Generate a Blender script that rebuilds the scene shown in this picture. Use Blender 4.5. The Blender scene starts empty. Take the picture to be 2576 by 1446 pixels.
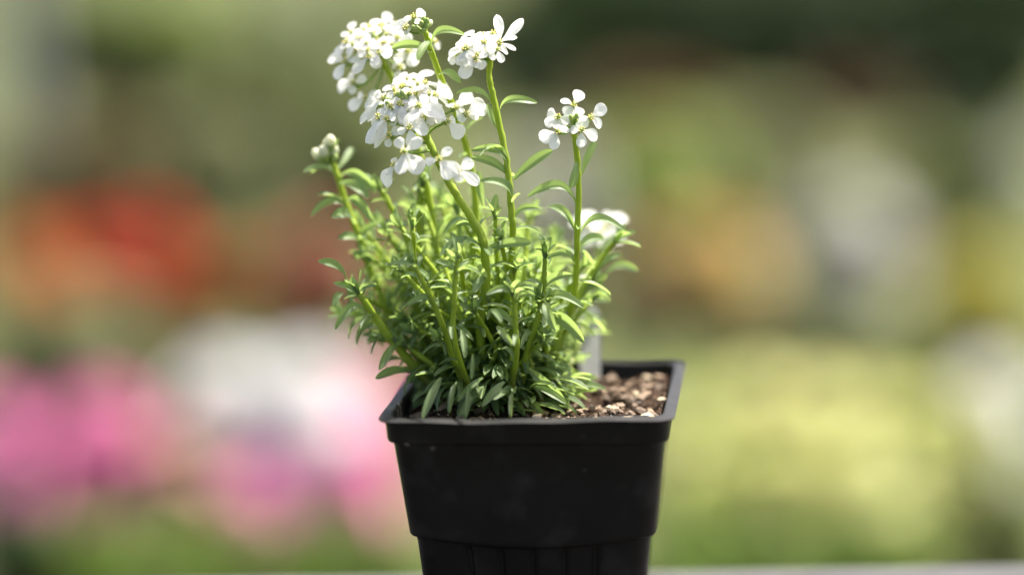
import bpy, bmesh, math, random
from mathutils import Vector, Matrix, noise

R = math.radians
rnd = random.Random(11)
scene = bpy.context.scene
col = scene.collection

# ------------------------------------------------------------------ camera
LENS, PITCH, ROLL = 100.0, R(10.46), R(0.9)
W, H = 2576.0, 1446.0                      # pixel frame used for measuring
F = LENS / 36.0 * W
fwd = Vector((0, math.cos(PITCH), -math.sin(PITCH)))
right0 = Vector((1, 0, 0))
up0 = right0.cross(fwd)
cr, sr = math.cos(ROLL), math.sin(ROLL)
right = right0 * cr - up0 * sr
up = right0 * sr + up0 * cr
RIM_Z = 0.09
CAM = Vector((0, -0.05, RIM_Z)) - 0.967 * (fwd + right * (44 / F) - up * (335 / F))
cam = bpy.data.cameras.new('camera')
cam.lens = LENS
cam.sensor_width = 36.0
cam.clip_start, cam.clip_end = 0.05, 500
camo = bpy.data.objects.new('camera', cam)
col.objects.link(camo)
m = Matrix((right, up, -fwd)).transposed().to_4x4()
m.translation = CAM
camo.matrix_world = m
scene.camera = camo


def ray(x, y):
    return fwd + right * ((x - W / 2) / F) - up * ((y - H / 2) / F)


def P(x, y, Y):
    """point seen at pixel x, y that stands in the vertical plane Y"""
    d = ray(x, y)
    return CAM + d * ((Y - CAM.y) / d.y)


def G(x, y, z):
    """point seen at pixel x, y that lies on the level z"""
    d = ray(x, y)
    return CAM + d * ((z - CAM.z) / d.z)


cam.dof.use_dof = True
cam.dof.focus_distance = (P(1445, 330, -0.006) - CAM).dot(fwd)
cam.dof.aperture_fstop = 1.9

# ------------------------------------------------------------------ light
SUN_EL, SUN_AZ = R(62), R(52)              # high, from behind the plant on the right
sun_dir = Vector((math.sin(SUN_AZ) * math.cos(SUN_EL), math.cos(SUN_AZ) * math.cos(SUN_EL), math.sin(SUN_EL)))
world = bpy.data.worlds.new('World')
scene.world = world
world.use_nodes = True
wn = world.node_tree
bg = wn.nodes['Background']
sky = wn.nodes.new('ShaderNodeTexSky')
sky.sky_type = 'NISHITA'
sky.sun_disc = False
sky.sun_elevation = SUN_EL
sky.sun_rotation = SUN_AZ
sky.dust_density = 6.0
sky.air_density = 0.8
wn.links.new(sky.outputs[0], bg.inputs[0])
bg.inputs[1].default_value = 0.105
sun = bpy.data.lights.new('sun', 'SUN')
sun.energy = 4.6
sun.angle = R(0.5)
sun.color = (1.0, 0.95, 0.86)
suno = bpy.data.objects.new('sun', sun)
col.objects.link(suno)
suno.rotation_euler = (-sun_dir).to_track_quat('-Z', 'Y').to_euler()
vs = scene.view_settings
vs.view_transform = 'Standard'
vs.look = 'None'
vs.gamma = 1.0
vs.exposure = 1.68
vs.use_curve_mapping = False
scene.cycles.max_bounces = 10
scene.cycles.transparent_max_bounces = 8

# ------------------------------------------------------------------ helpers


def mat(name, c1, c2=None, rough=0.6, spec=0.4, trans=0.0, tcol=None, nscale=40.0, bump=0.0, bscale=400.0,
        rand=0.0, detail=3.0, sheen=0.0):
    """two-tone noisy surface; trans mixes in light passing through; rand shifts each object between the tones"""
    mt = bpy.data.materials.new(name)
    mt.use_nodes = True
    nt = mt.node_tree
    N, L = nt.nodes, nt.links
    bs = N['Principled BSDF']
    out = N['Material Output']
    c2 = c2 or c1
    tc = N.new('ShaderNodeTexCoord')
    nz = N.new('ShaderNodeTexNoise')
    nz.inputs['Scale'].default_value = nscale
    nz.inputs['Detail'].default_value = detail
    L.new(tc.outputs['Object'], nz.inputs['Vector'])
    ramp = N.new('ShaderNodeMapRange')
    ramp.inputs[1].default_value = 0.3
    ramp.inputs[2].default_value = 0.7
    L.new(nz.outputs[0], ramp.inputs[0])
    fac = ramp.outputs[0]
    if rand:
        oi = N.new('ShaderNodeObjectInfo')
        mx = N.new('ShaderNodeMix')
        mx.inputs[0].default_value = rand
        L.new(fac, mx.inputs[2])
        L.new(oi.outputs['Random'], mx.inputs[3])
        fac = mx.outputs[0]
    mix = N.new('ShaderNodeMix')
    mix.data_type = 'RGBA'
    L.new(fac, mix.inputs[0])
    mix.inputs[6].default_value = (*c1, 1)
    mix.inputs[7].default_value = (*c2, 1)
    L.new(mix.outputs[2], bs.inputs['Base Color'])
    bs.inputs['Roughness'].default_value = rough
    bs.inputs['Specular IOR Level'].default_value = spec
    if sheen:
        bs.inputs['Coat Weight'].default_value = sheen
        bs.inputs['Coat Roughness'].default_value = 0.25
    if bump:
        nb = N.new('ShaderNodeTexNoise')
        nb.inputs['Scale'].default_value = bscale
        nb.inputs['Detail'].default_value = 4
        L.new(tc.outputs['Object'], nb.inputs['Vector'])
        bp = N.new('ShaderNodeBump')
        bp.inputs['Strength'].default_value = bump
        bp.inputs['Distance'].default_value = 0.001
        L.new(nb.outputs[0], bp.inputs['Height'])
        L.new(bp.outputs[0], bs.inputs['Normal'])
    if trans:
        tr = N.new('ShaderNodeBsdfTranslucent')
        if tcol:
            tr.inputs[0].default_value = (*tcol, 1)
        else:
            L.new(mix.outputs[2], tr.inputs[0])
        ms = N.new('ShaderNodeMixShader')
        ms.inputs[0].default_value = trans
        L.new(bs.outputs[0], ms.inputs[1])
        L.new(tr.outputs[0], ms.inputs[2])
        L.new(ms.outputs[0], out.inputs[0])
    return mt


def mesh_obj(name, verts, faces, mats, parent=None, smooth=True, fmat=None):
    me = bpy.data.meshes.new(name)
    me.from_pydata([tuple(v) for v in verts], [], faces)
    for mm in (mats if isinstance(mats, (list, tuple)) else [mats]):
        me.materials.append(mm)
    if fmat:
        me.polygons.foreach_set('material_index', fmat)
    if smooth:
        me.polygons.foreach_set('use_smooth', [True] * len(me.polygons))
    me.update()
    return link(name, me, parent)


def link(name, me, parent=None):
    o = bpy.data.objects.new(name, me)
    col.objects.link(o)
    if parent is not None:
        o.parent = parent
        if parent.get('base') is not None:      # parts of a root Empty are written in world coordinates
            o.matrix_parent_inverse = Matrix.Translation(-parent.location)
    return o


def root(name, loc, label, cat, group=None):
    o = bpy.data.objects.new(name, None)
    o.empty_display_size = 0.02
    col.objects.link(o)
    o.location = loc
    o['base'] = 1
    return tag(o, label, cat, group)


def tag(o, label, cat=None, group=None, kind=None):
    o['label'] = label
    if cat:
        o['category'] = cat
    if group:
        o['group'] = group
    if kind:
        o['kind'] = kind
    return o


class Geo:
    def __init__(s):
        s.v, s.f, s.m = [], [], []

    def add(s, v, f, mi=0):
        n = len(s.v)
        s.v += v
        s.f += [tuple(i + n for i in q) for q in f]
        s.m += [mi] * len(f)

    def tube(s, pts, rad, sides=7, mi=0, cap=True):
        pts = [Vector(p) for p in pts]
        v, f = [], []
        ref = None
        n = len(pts)
        for i, p in enumerate(pts):
            t = (pts[min(i + 1, n - 1)] - pts[max(i - 1, 0)]).normalized()
            if ref is None:
                ref = t.orthogonal().normalized()
            ref = (ref - t * ref.dot(t)).normalized()
            b = t.cross(ref)
            r = rad[i] if isinstance(rad, (list, tuple)) else rad
            for k in range(sides):
                a = 2 * math.pi * k / sides
                v.append(p + (ref * math.cos(a) + b * math.sin(a)) * r)
        for i in range(n - 1):
            for k in range(sides):
                k2 = (k + 1) % sides
                f.append((i * sides + k, i * sides + k2, (i + 1) * sides + k2, (i + 1) * sides + k))
        if cap:
            f.append(tuple(reversed(range(sides))))
            f.append(tuple((n - 1) * sides + k for k in range(sides)))
        s.add(v, f, mi)

    def ball(s, c, ax, r, length, mi=0, seg=6, rings=4, jitter=0.0):
        """ellipsoid with its long axis along ax"""
        c, ax = Vector(c), Vector(ax).normalized()
        a = ax.orthogonal().normalized()
        b = ax.cross(a)
        v, f = [c - ax * length], []
        for i in range(1, rings):
            t = math.pi * i / rings
            for k in range(seg):
                q = 2 * math.pi * k / seg
                j = 1 + rnd.uniform(-jitter, jitter)
                v.append(c - ax * length * math.cos(t) * j + (a * math.cos(q) + b * math.sin(q)) * r * math.sin(t) * j)
        v.append(c + ax * length)
        for k in range(seg):
            f.append((0, 1 + (k + 1) % seg, 1 + k))
            for i in range(rings - 2):
                o = 1 + i * seg
                f.append((o + k, o + (k + 1) % seg, o + seg + (k + 1) % seg, o + seg + k))
            o = 1 + (rings - 2) * seg
            f.append((o + k, o + (k + 1) % seg, len(v) - 1))
        s.add(v, f, mi)

    def obj(s, name, mats, parent=None, smooth=True):
        return mesh_obj(name, s.v, s.f, mats, parent, smooth, s.m)


def spline(pts, n):
    """Catmull-Rom through the points"""
    pts = [Vector(p) for p in pts]
    if len(pts) == 2:
        return [pts[0].lerp(pts[1], i / n) for i in range(n + 1)]
    q = [pts[0] * 2 - pts[1]] + pts + [pts[-1] * 2 - pts[-2]]
    out = []
    k = len(pts) - 1
    for i in range(n + 1):
        u = i / n * k
        j = min(int(u), k - 1)
        t = u - j
        a, b, c, d = q[j], q[j + 1], q[j + 2], q[j + 3]
        out.append(0.5 * (b * 2 + (c - a) * t + (a * 2 - b * 5 + c * 4 - d) * t * t + (b * 3 - a - c * 3 + d) * t * t * t))
    return out


def frame(origin, xax, zhint, sx, sy, sz):
    x = Vector(xax).normalized()
    z = Vector(zhint)
    z = z - x * z.dot(x)
    if z.length < 1e-5:
        z = x.orthogonal()
    z.normalize()
    y = z.cross(x)
    mm = Matrix((x * sx, y * sy, z * sz)).transposed().to_4x4()
    mm.translation = origin
    return mm


# ------------------------------------------------------------------ materials
M_POT = mat('black_plastic', (0.0088, 0.0068, 0.0053), (0.012, 0.0096, 0.0076), rough=0.5, spec=0.16, nscale=60, bump=0.06, bscale=900)
# pale dust specks with their own shape on the black plastic
nt = M_POT.node_tree
N, L = nt.nodes, nt.links
tc = N['Texture Coordinate']
vo = N.new('ShaderNodeTexVoronoi')
vo.inputs['Scale'].default_value = 95
L.new(tc.outputs['Object'], vo.inputs['Vector'])
nz = N.new('ShaderNodeTexNoise')
nz.inputs['Scale'].default_value = 70
L.new(tc.outputs['Object'], nz.inputs['Vector'])
thr = N.new('ShaderNodeMapRange')
thr.inputs[1].default_value, thr.inputs[2].default_value = 0.14, 0.05
L.new(vo.outputs['Distance'], thr.inputs[0])
sel = N.new('ShaderNodeSeparateColor')
L.new(vo.outputs['Color'], sel.inputs[0])
gt = N.new('ShaderNodeMapRange')
gt.inputs[1].default_value, gt.inputs[2].default_value = 0.72, 1.0
L.new(sel.outputs[0], gt.inputs[0])
mu = N.new('ShaderNodeMath')
mu.operation = 'MULTIPLY'
L.new(thr.outputs[0], mu.inputs[0])
L.new(gt.outputs[0], mu.inputs[1])
film = N.new('ShaderNodeMapRange')
film.inputs[1].default_value, film.inputs[2].default_value = 0.52, 0.8
film.inputs[4].default_value = 0.09
L.new(nz.outputs[0], film.inputs[0])
ad = N.new('ShaderNodeMath')
ad.operation = 'ADD'
ad.use_clamp = True
L.new(mu.outputs[0], ad.inputs[0])
L.new(film.outputs[0], ad.inputs[1])
mxd = N.new('ShaderNodeMix')
mxd.data_type = 'RGBA'
L.new(ad.outputs[0], mxd.inputs[0])
bsdf = N['Principled BSDF']
L.new(bsdf.inputs['Base Color'].links[0].from_socket, mxd.inputs[6])
mxd.inputs[7].default_value = (0.2, 0.18, 0.16, 1)
L.new(mxd.outputs[2], bsdf.inputs['Base Color'])

M_RIM = mat('dusty_black_rim', (0.006, 0.006, 0.006), (0.013, 0.0127, 0.0123), rough=0.5, spec=0.2, nscale=80, bump=0.05, bscale=700)
M_LEAF = mat('candytuft_leaf', (0.085, 0.145, 0.06), (0.21, 0.285, 0.14), rough=0.48, spec=0.45, trans=0.52,
             tcol=(0.37, 0.51, 0.13), nscale=250, bump=0.15, bscale=1500, rand=0.8, sheen=0.14)
nt = M_LEAF.node_tree                      # paler midrib
bsdf = nt.nodes['Principled BSDF']
an = nt.nodes.new('ShaderNodeAttribute')
an.attribute_name = 'rib'
src = bsdf.inputs['Base Color'].links[0].from_socket
mr = nt.nodes.new('ShaderNodeMix')
mr.data_type = 'RGBA'
mm_ = nt.nodes.new('ShaderNodeMath')
mm_.operation = 'MULTIPLY'
mm_.inputs[1].default_value = 0.45
nt.links.new(an.outputs['Fac'], mm_.inputs[0])
nt.links.new(mm_.outputs[0], mr.inputs[0])
nt.links.new(src, mr.inputs[6])
mr.inputs[7].default_value = (0.3, 0.4, 0.14, 1)
nt.links.new(mr.outputs[2], bsdf.inputs['Base Color'])
M_STEM = mat('candytuft_stem', (0.26, 0.36, 0.025), (0.34, 0.44, 0.04), rough=0.45, spec=0.4, trans=0.3,
             tcol=(0.5, 0.6, 0.03), nscale=150)
nt = M_STEM.node_tree                      # woody towards the soil
bsdf = nt.nodes['Principled BSDF']
sx = nt.nodes.new('ShaderNodeSeparateXYZ')
nt.links.new(nt.nodes['Texture Coordinate'].outputs['Object'], sx.inputs[0])
mp = nt.nodes.new('ShaderNodeMapRange')
mp.inputs[1].default_value, mp.inputs[2].default_value = 0.088, 0.104
mp.inputs[3].default_value, mp.inputs[4].default_value = 1.0, 0.0
nt.links.new(sx.outputs[2], mp.inputs[0])
mr = nt.nodes.new('ShaderNodeMix')
mr.data_type = 'RGBA'
nt.links.new(mp.outputs[0], mr.inputs[0])
nt.links.new(bsdf.inputs['Base Color'].links[0].from_socket, mr.inputs[6])
mr.inputs[7].default_value = (0.13, 0.11, 0.045, 1)
nt.links.new(mr.outputs[2], bsdf.inputs['Base Color'])
M_PED = mat('candytuft_pedicel', (0.2, 0.34, 0.05), (0.27, 0.4, 0.06), rough=0.5, trans=0.25, nscale=200)
M_PETAL = mat('white_petal', (0.88, 0.87, 0.84), (0.91, 0.9, 0.87), rough=0.65, spec=0.2, trans=0.5, tcol=(0.92, 0.91, 0.86),
              nscale=500, bump=0.12, bscale=900)
M_YEL = mat('yellow_anther', (0.8, 0.66, 0.14), (0.85, 0.74, 0.28), rough=0.7, nscale=900)
M_BUD = mat('bud_cream', (0.78, 0.78, 0.52), (0.86, 0.86, 0.7), rough=0.55, trans=0.45, nscale=300)
M_CALYX = mat('calyx_green', (0.3, 0.44, 0.1), (0.46, 0.55, 0.18), rough=0.5, trans=0.25, nscale=400)
M_SOIL = mat('potting_soil', (0.010, 0.006, 0.004), (0.055, 0.033, 0.02), rough=0.95, spec=0.1, nscale=350, bump=0.9, bscale=700, detail=8)
M_CHIP = mat('bark_chip', (0.03, 0.019, 0.012), (0.4, 0.28, 0.18), rough=0.6, spec=0.4, nscale=600, rand=0.85, bump=0.5, bscale=900)
M_PERL = mat('perlite', (0.5, 0.4, 0.26), (0.62, 0.52, 0.36), rough=0.9, nscale=500, bump=0.4, bscale=900)
M_TAG = mat('grey_white_tag_plastic', (0.5, 0.5, 0.48), (0.56, 0.56, 0.53), rough=0.45, trans=0.3, nscale=30)
M_BOARD = mat('grey_board', (0.028, 0.029, 0.028), (0.045, 0.045, 0.044), rough=0.75, nscale=25, bump=0.4, bscale=200, detail=6)

# ------------------------------------------------------------------ ground and board
GZ = -0.5
g = Geo()
nx = 60
for j in range(nx + 1):
    for i in range(nx + 1):
        u, v = i / nx * 2 - 1, j / nx
        x, y = math.copysign(abs(u) ** 2.2, u) * 120, -8 + 190 * v ** 2.2
        g.v.append(Vector((x, y, GZ + 0.012 * noise.noise(Vector((x * 1.7, y * 1.7, 0))))))
for j in range(nx):
    for i in range(nx):
        a = j * (nx + 1) + i
        g.f.append((a, a + 1, a + nx + 2, a + nx + 1))
        g.m.append(0)
M_GROUND = mat('mossy_ground', (0.04, 0.054, 0.016), (0.085, 0.095, 0.035), rough=0.95, spec=0.15, nscale=9, bump=0.8, bscale=60, detail=10)
tag(g.obj('ground', M_GROUND), 'olive mossy ground of the nursery under the plants', kind='structure')

# the board that carries the pot: its far edge crosses the bottom of the frame
e0, e1 = G(640, 1447, 0.0), G(2500, 1414, 0.0)
ed = (e1 - e0).normalized()
en = Vector((-ed.y, ed.x, 0))
brd = root('plank_bench', Vector((0, -0.22, GZ)), 'grey weathered plank bench under the black plant pot', 'bench')
for k in range(3):
    g = Geo()
    o0 = -en * (0.155 * k)
    w_, t_ = 0.15, 0.028
    cs = [(-0.75, 0), (0.75, 0), (0.75, -w_), (-0.75, -w_)]
    bm = bmesh.new()
    vt = [bm.verts.new(e0 + ed * (a + 0.15) + en * b + o0 + Vector((0, 0, z))) for z in (-t_, 0) for a, b in cs]
    for q in ((3, 2, 1, 0), (4, 5, 6, 7), (0, 1, 5, 4), (1, 2, 6, 5), (2, 3, 7, 6), (3, 0, 4, 7)):
        bm.faces.new([vt[i] for i in q])
    bmesh.ops.recalc_face_normals(bm, faces=bm.faces)
    bmesh.ops.bevel(bm, geom=bm.edges[:], offset=0.003, segments=2, affect='EDGES')
    me = bpy.data.meshes.new('plank')
    bm.to_mesh(me)
    bm.free()
    me.materials.append(M_BOARD)
    link('plank', me, brd)
for sx in (-0.55, 0.8):
    for k in (0.04, 0.4):
        c = e0 + ed * (sx + 0.12) - en * k
        g = Geo()
        g.tube([Vector((c.x, c.y, GZ)), Vector((c.x, c.y, -0.028))], 0.032, 4)
        g.obj('leg', M_BOARD, brd, smooth=False)

# ------------------------------------------------------------------ the pot
YAW = R(-3.5)
cy, sy = math.cos(YAW), math.sin(YAW)


def potpt(x, y, z):
    x2 = x * 1.015 + 0.0036 + 0.045 * y * (z / RIM_Z)
    return Vector((x2 * cy - y * sy, x2 * sy + y * cy, z))


NS, NC = 60, 6


def loop(half, rad):
    """rounded square as (x, y, side position -1..1 or None at the corners)"""
    out = []
    for q in range(4):
        a = q * math.pi / 2
        ca, sa = math.cos(a), math.sin(a)
        for i in range(NS):
            s_ = -1 + 2 * (i + 0.5) / NS
            x, y = s_ * (half - rad), -half
            out.append((x * ca - y * sa, x * sa + y * ca, s_))
        for i in range(NC):
            b = -math.pi / 2 + (i + 1) / (NC + 1) * math.pi / 2
            x, y = half - rad + rad * math.cos(b), -half + rad + rad * math.sin(b)
            out.append((x * ca - y * sa, x * sa + y * ca, None))
    return out


def potmesh(name, levels, parent, mt=None, ribs=False, closed_bottom=False, arc=None):
    v, f = [], []
    n = 4 * (NS + NC)
    for li, (half, rad, z) in enumerate(levels):
        for (x, y, s_) in loop(half, rad):
            zz, k = z, 1.0
            if arc and li in arc and s_ is not None:
                zz -= 0.0034 * (1 - s_ * s_) * arc[li]
            if ribs and s_ is not None and 0 < li:
                ph = (s_ * 5.9 / 2 + 0.5) % 1.0
                if abs(ph - 0.5) < 0.10 and abs(s_) < 0.95:
                    k = 1 - 0.0009 / half
            w = 0.0005 * math.sin(x * 55 + y * 38 + 1) + 0.00015 * math.sin(x * 210 - y * 170) if z > 0.0885 else 0
            v.append(potpt(x * k, y * k, zz + w))
    for li in range(len(levels) - 1):
        for i in range(n):
            j = (i + 1) % n
            f.append((li * n + i, li * n + j, (li + 1) * n + j, (li + 1) * n + i))
    if closed_bottom:
        f.append(tuple(range((len(levels) - 1) * n, len(levels) * n)))
    o = mesh_obj(name, v, f, mt or M_POT, parent)
    o.data.set_sharp_from_angle(angle=R(28))
    return o


pot = root('nursery_pot', (0, 0, 0), 'square black plastic nursery pot holding the white-flowered plant', 'pot')
potmesh('rim', [(0.0456, 0.006, 0.0888), (0.0459, 0.006, 0.0899), (0.0464, 0.006, 0.0903), (0.0494, 0.0065, 0.0898),
                (0.0500, 0.0065, 0.0895), (0.0499, 0.0065, 0.0891), (0.0482, 0.0065, 0.0890)], pot, M_RIM)
potmesh('collar', [(0.0482, 0.0065, 0.0890), (0.0479, 0.0065, 0.0868), (0.0476, 0.0065, 0.0820), (0.0473, 0.0065, 0.0813),
                   (0.0461, 0.0065, 0.0807)], pot)
potmesh('wall', [(0.0461, 0.0065, 0.0807), (0.0457, 0.0065, 0.0798), (0.0439, 0.0068, 0.063), (0.04235, 0.007, 0.0486), (0.0422, 0.007, 0.0472),
                 (0.0418, 0.007, 0.0465), (0.0403, 0.007, 0.0456)], pot, arc={3: 1, 4: 1, 5: 1, 6: 1})
potmesh('ribbed_skirt', [(0.0403, 0.007, 0.0456), (0.0399, 0.007, 0.0438), (0.0385, 0.007, 0.028), (0.0366, 0.007, 0.003),
                         (0.0356, 0.007, 0.0003)], pot, ribs=True, closed_bottom=True, arc={0: 1, 1: 1})
potmesh('inner_wall', [(0.0456, 0.006, 0.0888), (0.0453, 0.0065, 0.0835), (0.0445, 0.0078, 0.0825), (0.0430, 0.0085, 0.068)], pot, M_RIM)

# ------------------------------------------------------------------ soil
SOIL_Z = 0.0822


def soil_h(x, y):
    h = 0.0022 * noise.noise(Vector((x * 90, y * 90, 1))) + 0.0014 * noise.noise(Vector((x * 260, y * 260, 5)))
    h += 0.006 * math.exp(-((x + 0.018) ** 2 + (y - 0.004) ** 2) / 0.0006)
    h += 0.0025 * max(0, x) / 0.04
    h -= 0.012 * math.exp(-((x - 0.026) ** 2 + (y - 0.004) ** 2) / 0.00003)          # the dark hole
    return SOIL_Z + h


g = Geo()
n = 90
for j in range(n + 1):
    for i in range(n + 1):
        x, y = (i / n - 0.5) * 0.088, (j / n - 0.5) * 0.088
        p = potpt(x, y, 0.08)
        g.v.append(Vector((p.x, p.y, soil_h(x, y))))
for j in range(n):
    for i in range(n):
        a = j * (n + 1) + i
        g.f.append((a, a + 1, a + n + 2, a + n + 1))
        g.m.append(0)
soil = tag(g.obj('soil', M_SOIL), 'dark brown potting soil with bark bits inside the black pot', 'soil', kind='stuff')


def rock_mesh(name, mt, flat):
    g = Geo()
    g.ball((0, 0, 0), (1, 0, 0), 0.6, 0.85, 0, 7, 5, 0.32 if mt is M_CHIP else 0.1)
    me = bpy.data.meshes.new(name)
    me.from_pydata([(v.x, v.y, v.z * flat) for v in g.v], [], g.f)
    me.materials.append(mt)
    return me


g = Geo()
for i in range(1500):
    x, y = rnd.uniform(-0.0435, 0.0435), rnd.uniform(-0.0435, 0.0435)
    if (x - 0.026) ** 2 + (y - 0.004) ** 2 < 0.00002:
        continue
    p = potpt(x, y, 0.08)
    q = rnd.uniform(0.0003, 0.0009)
    g.ball((p.x, p.y, soil_h(x, y) + q * 0.3), (rnd.gauss(0, 1), rnd.gauss(0, 1), rnd.gauss(0, 0.5)), q * 0.5, q * rnd.uniform(0.7, 2.2), 0 if i % 4 else 1, 5, 4, 0.3)
g.obj('crumbs', [M_SOIL, M_CHIP], soil, smooth=False)['kind'] = 'stuff'
chips = [rock_mesh('bark_chip', M_CHIP, rnd.uniform(0.4, 0.9)) for _ in range(7)]
pebs = [rock_mesh('perlite_pebble', M_PERL, 0.9) for _ in range(3)]
for i in range(230):
    x, y = rnd.uniform(-0.043, 0.043), rnd.uniform(-0.043, 0.043)
    if i % 3:
        x = rnd.uniform(-0.004, 0.043)
    if (x - 0.026) ** 2 + (y - 0.004) ** 2 < 0.00003:
        continue
    s_ = rnd.choice((0.0009, 0.0012, 0.0015, 0.0019, 0.0024, 0.0031))
    p = potpt(x, y, 0.08)
    o = link('bark_chip', rnd.choice(chips), soil)
    o.matrix_basis = Matrix.Translation((p.x, p.y, soil_h(x, y) + s_ * 0.25)) @ Matrix.Rotation(rnd.uniform(0, 6.3), 4, 'Z') @ \
        Matrix.Rotation(rnd.uniform(-0.5, 0.5), 4, 'X') @ Matrix.Rotation(rnd.uniform(-0.5, 0.5), 4, 'Y') @ Matrix.Diagonal((s_, s_, s_, 1))
for (px, py, s_) in ((1575, 1049, 0.0028), (1630, 1044, 0.0034), (1438, 1056, 0.002), (1660, 930, 0.0026), (1627, 945, 0.0024), (1535, 1022, 0.0026),
                     (1350, 1042, 0.002), (1600, 985, 0.002), (1665, 1000, 0.0022)):
    p = G(px, py, SOIL_Z + 0.004)
    if p.y < -0.0435:
        p = Vector((p.x, -0.0435, p.z))
    o = link('perlite_pebble', rnd.choice(pebs), soil)
    o.matrix_basis = Matrix.Translation((p.x, p.y, SOIL_Z + 0.003)) @ Matrix.Rotation(rnd.uniform(0, 6.3), 4, 'Z') @ Matrix.Diagonal((s_, s_, s_, 1))

# ------------------------------------------------------------------ plant: meshes shared by leaves and petals


def leaf_mesh(h, skew, seed, width=1.0, roll=0.0):
    """leaf of length 1 along X, hump h, broadest past the middle, channelled along the midrib"""
    r_ = random.Random(seed)
    v, f = [], []
    nl, us = 11, (-1, -0.55, -0.1, 0.1, 0.55, 1)
    tw = r_.uniform(-0.5, 0.5)
    sd = r_.uniform(-0.05, 0.05)
    for i in range(nl + 1):
        t = 1 - (1 - i / nl) ** 1.5
        w = 0.115 * width * (0.34 + 0.66 * math.sin(math.pi / 2 * min(1, t / 0.62)) ** 1.3) * (0.04 + 0.96 * math.sqrt(max(0.0, 1 - max(0.0, (t - 0.66) / 0.34) ** 2.1)))
        cx = t + skew * math.sin(math.pi * t)
        cz = 4 * h * t * (1 - t)
        c_, s_ = math.cos(roll + tw * t), math.sin(roll + tw * t)
        for u in us:
            yy = u * w
            zz = abs(u) * w * 0.35 - (0.02 if abs(u) < 0.2 else 0)
            v.append((cx, sd * math.sin(math.pi * t) + yy * c_ - zz * s_, cz + yy * s_ + zz * c_))
    k = len(us)
    for i in range(nl):
        for j in range(k - 1):
            f.append((i * k + j, (i + 1) * k + j, (i + 1) * k + j + 1, i * k + j + 1))
    return v, f


LEAF = []
for h, roll in ((0.04, 0), (0.13, 0), (0.22, 0), (0.32, 0), (0.04, 0.85), (0.13, 0.85), (0.22, 0.85), (0.32, 0.85), (0.04, -0.85), (0.13, -0.85), (0.22, -0.85), (0.32, -0.85)):
    for sdd in range(4 if roll == 0 else 2):
        v, f = leaf_mesh(h, -0.06 * h / 0.2, sdd + int(h * 100), 1.0, roll)
        me = bpy.data.meshes.new('leaf')
        me.from_pydata(v, [], f)
        me.polygons.foreach_set('use_smooth', [True] * len(me.polygons))
        me.materials.append(M_LEAF)
        at = me.attributes.new('rib', 'FLOAT', 'POINT')
        at.data.foreach_set('value', [1.0 if q % 6 in (2, 3) else 0.0 for q in range(len(v))])
        LEAF.append((h, me, v, f, roll))


def pick_leaf(h, roll=0):
    c = [q for q in range(len(LEAF)) if abs(LEAF[q][0] - h) < 0.07 and LEAF[q][4] * roll >= 0 and (LEAF[q][4] != 0) == (roll != 0)]
    return rnd.choice(c or range(len(LEAF)))


def petal_mesh(curl, wid, seed):
    """petal of length 1 along X on a narrow claw, broad rounded end, edge a little wavy, bending back"""
    r_ = random.Random(seed)
    v, f = [], []
    nl, nu = 11, 8
    ph, ph2 = r_.uniform(0, 6), r_.uniform(0, 6)
    cup = r_.uniform(0.05, 0.22)
    for i in range(nl + 1):
        t = 1 - (1 - i / nl) ** 1.6
        s1 = min(1, max(0, (t - 0.05) / 0.6))
        w = wid * (0.16 + 0.84 * s1 * s1 * (3 - 2 * s1))
        endc = max(0.0, (t - 0.62) / 0.38)
        w *= math.sqrt(max(0.0, 1 - endc ** 2.6)) * 0.97 + 0.03
        for j in range(nu + 1):
            u = j / nu * 2 - 1
            edge = 0.02 * math.sin(5 * u + ph) * endc
            x = t - 0.05 * endc * (1 - abs(u)) * r_.uniform(0.2, 1) + edge
            y = u * w
            z = -curl * t * t + cup * w * u * u + 0.02 * math.sin(6 * u + ph2 + 3 * t) * t
            v.append((x, y, z + 0.1 * math.sin(math.pi * min(1, t * 1.6)) * (0.5 if t < 0.6 else 0.2)))
    k = nu + 1
    for i in range(nl):
        for j in range(nu):
            f.append((i * k + j, (i + 1) * k + j, (i + 1) * k + j + 1, i * k + j + 1))
    me = bpy.data.meshes.new('petal')
    me.from_pydata(v, [], f)
    me.polygons.foreach_set('use_smooth', [True] * len(me.polygons))
    me.materials.append(M_PETAL)
    return me


PETAL = [petal_mesh(c, w, i) for i, (c, w) in enumerate(((0.1, 0.34), (0.22, 0.36), (0.3, 0.32), (0.05, 0.3), (0.16, 0.4), (0.38, 0.36), (0.12, 0.27)))]

plant = root('candytuft_plant', potpt(-0.014, 0.0, SOIL_Z), 'bushy green plant with white four-petalled flower heads in black pot', 'plant')

# ------------------------------------------------------------------ stems drawn from the photograph
stems = []          # (points, radii, leafy range)
BASE_PX = (1205, 985)


def base_pt(dx=0.0, dy=0.0):
    p = potpt(-0.016 + dx, 0.002 + dy, SOIL_Z)
    return Vector((p.x, p.y, SOIL_Z + 0.001))


def stem_px(pts, base=None, r0=0.0012, r1=0.0010):
    """pts: (pixel x, pixel y, plane Y) from the bottom to the tip"""
    w = [P(*q) for q in pts]
    if base is not None:
        w = [base] + w
    pl = spline(w, 8 * (len(w) - 1))
    n_ = len(pl) - 1
    stems.append(dict(p=pl, r=[r0 + (r1 - r0) * i / n_ for i in range(n_ + 1)], leaves=[]))
    return len(stems) - 1


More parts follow.
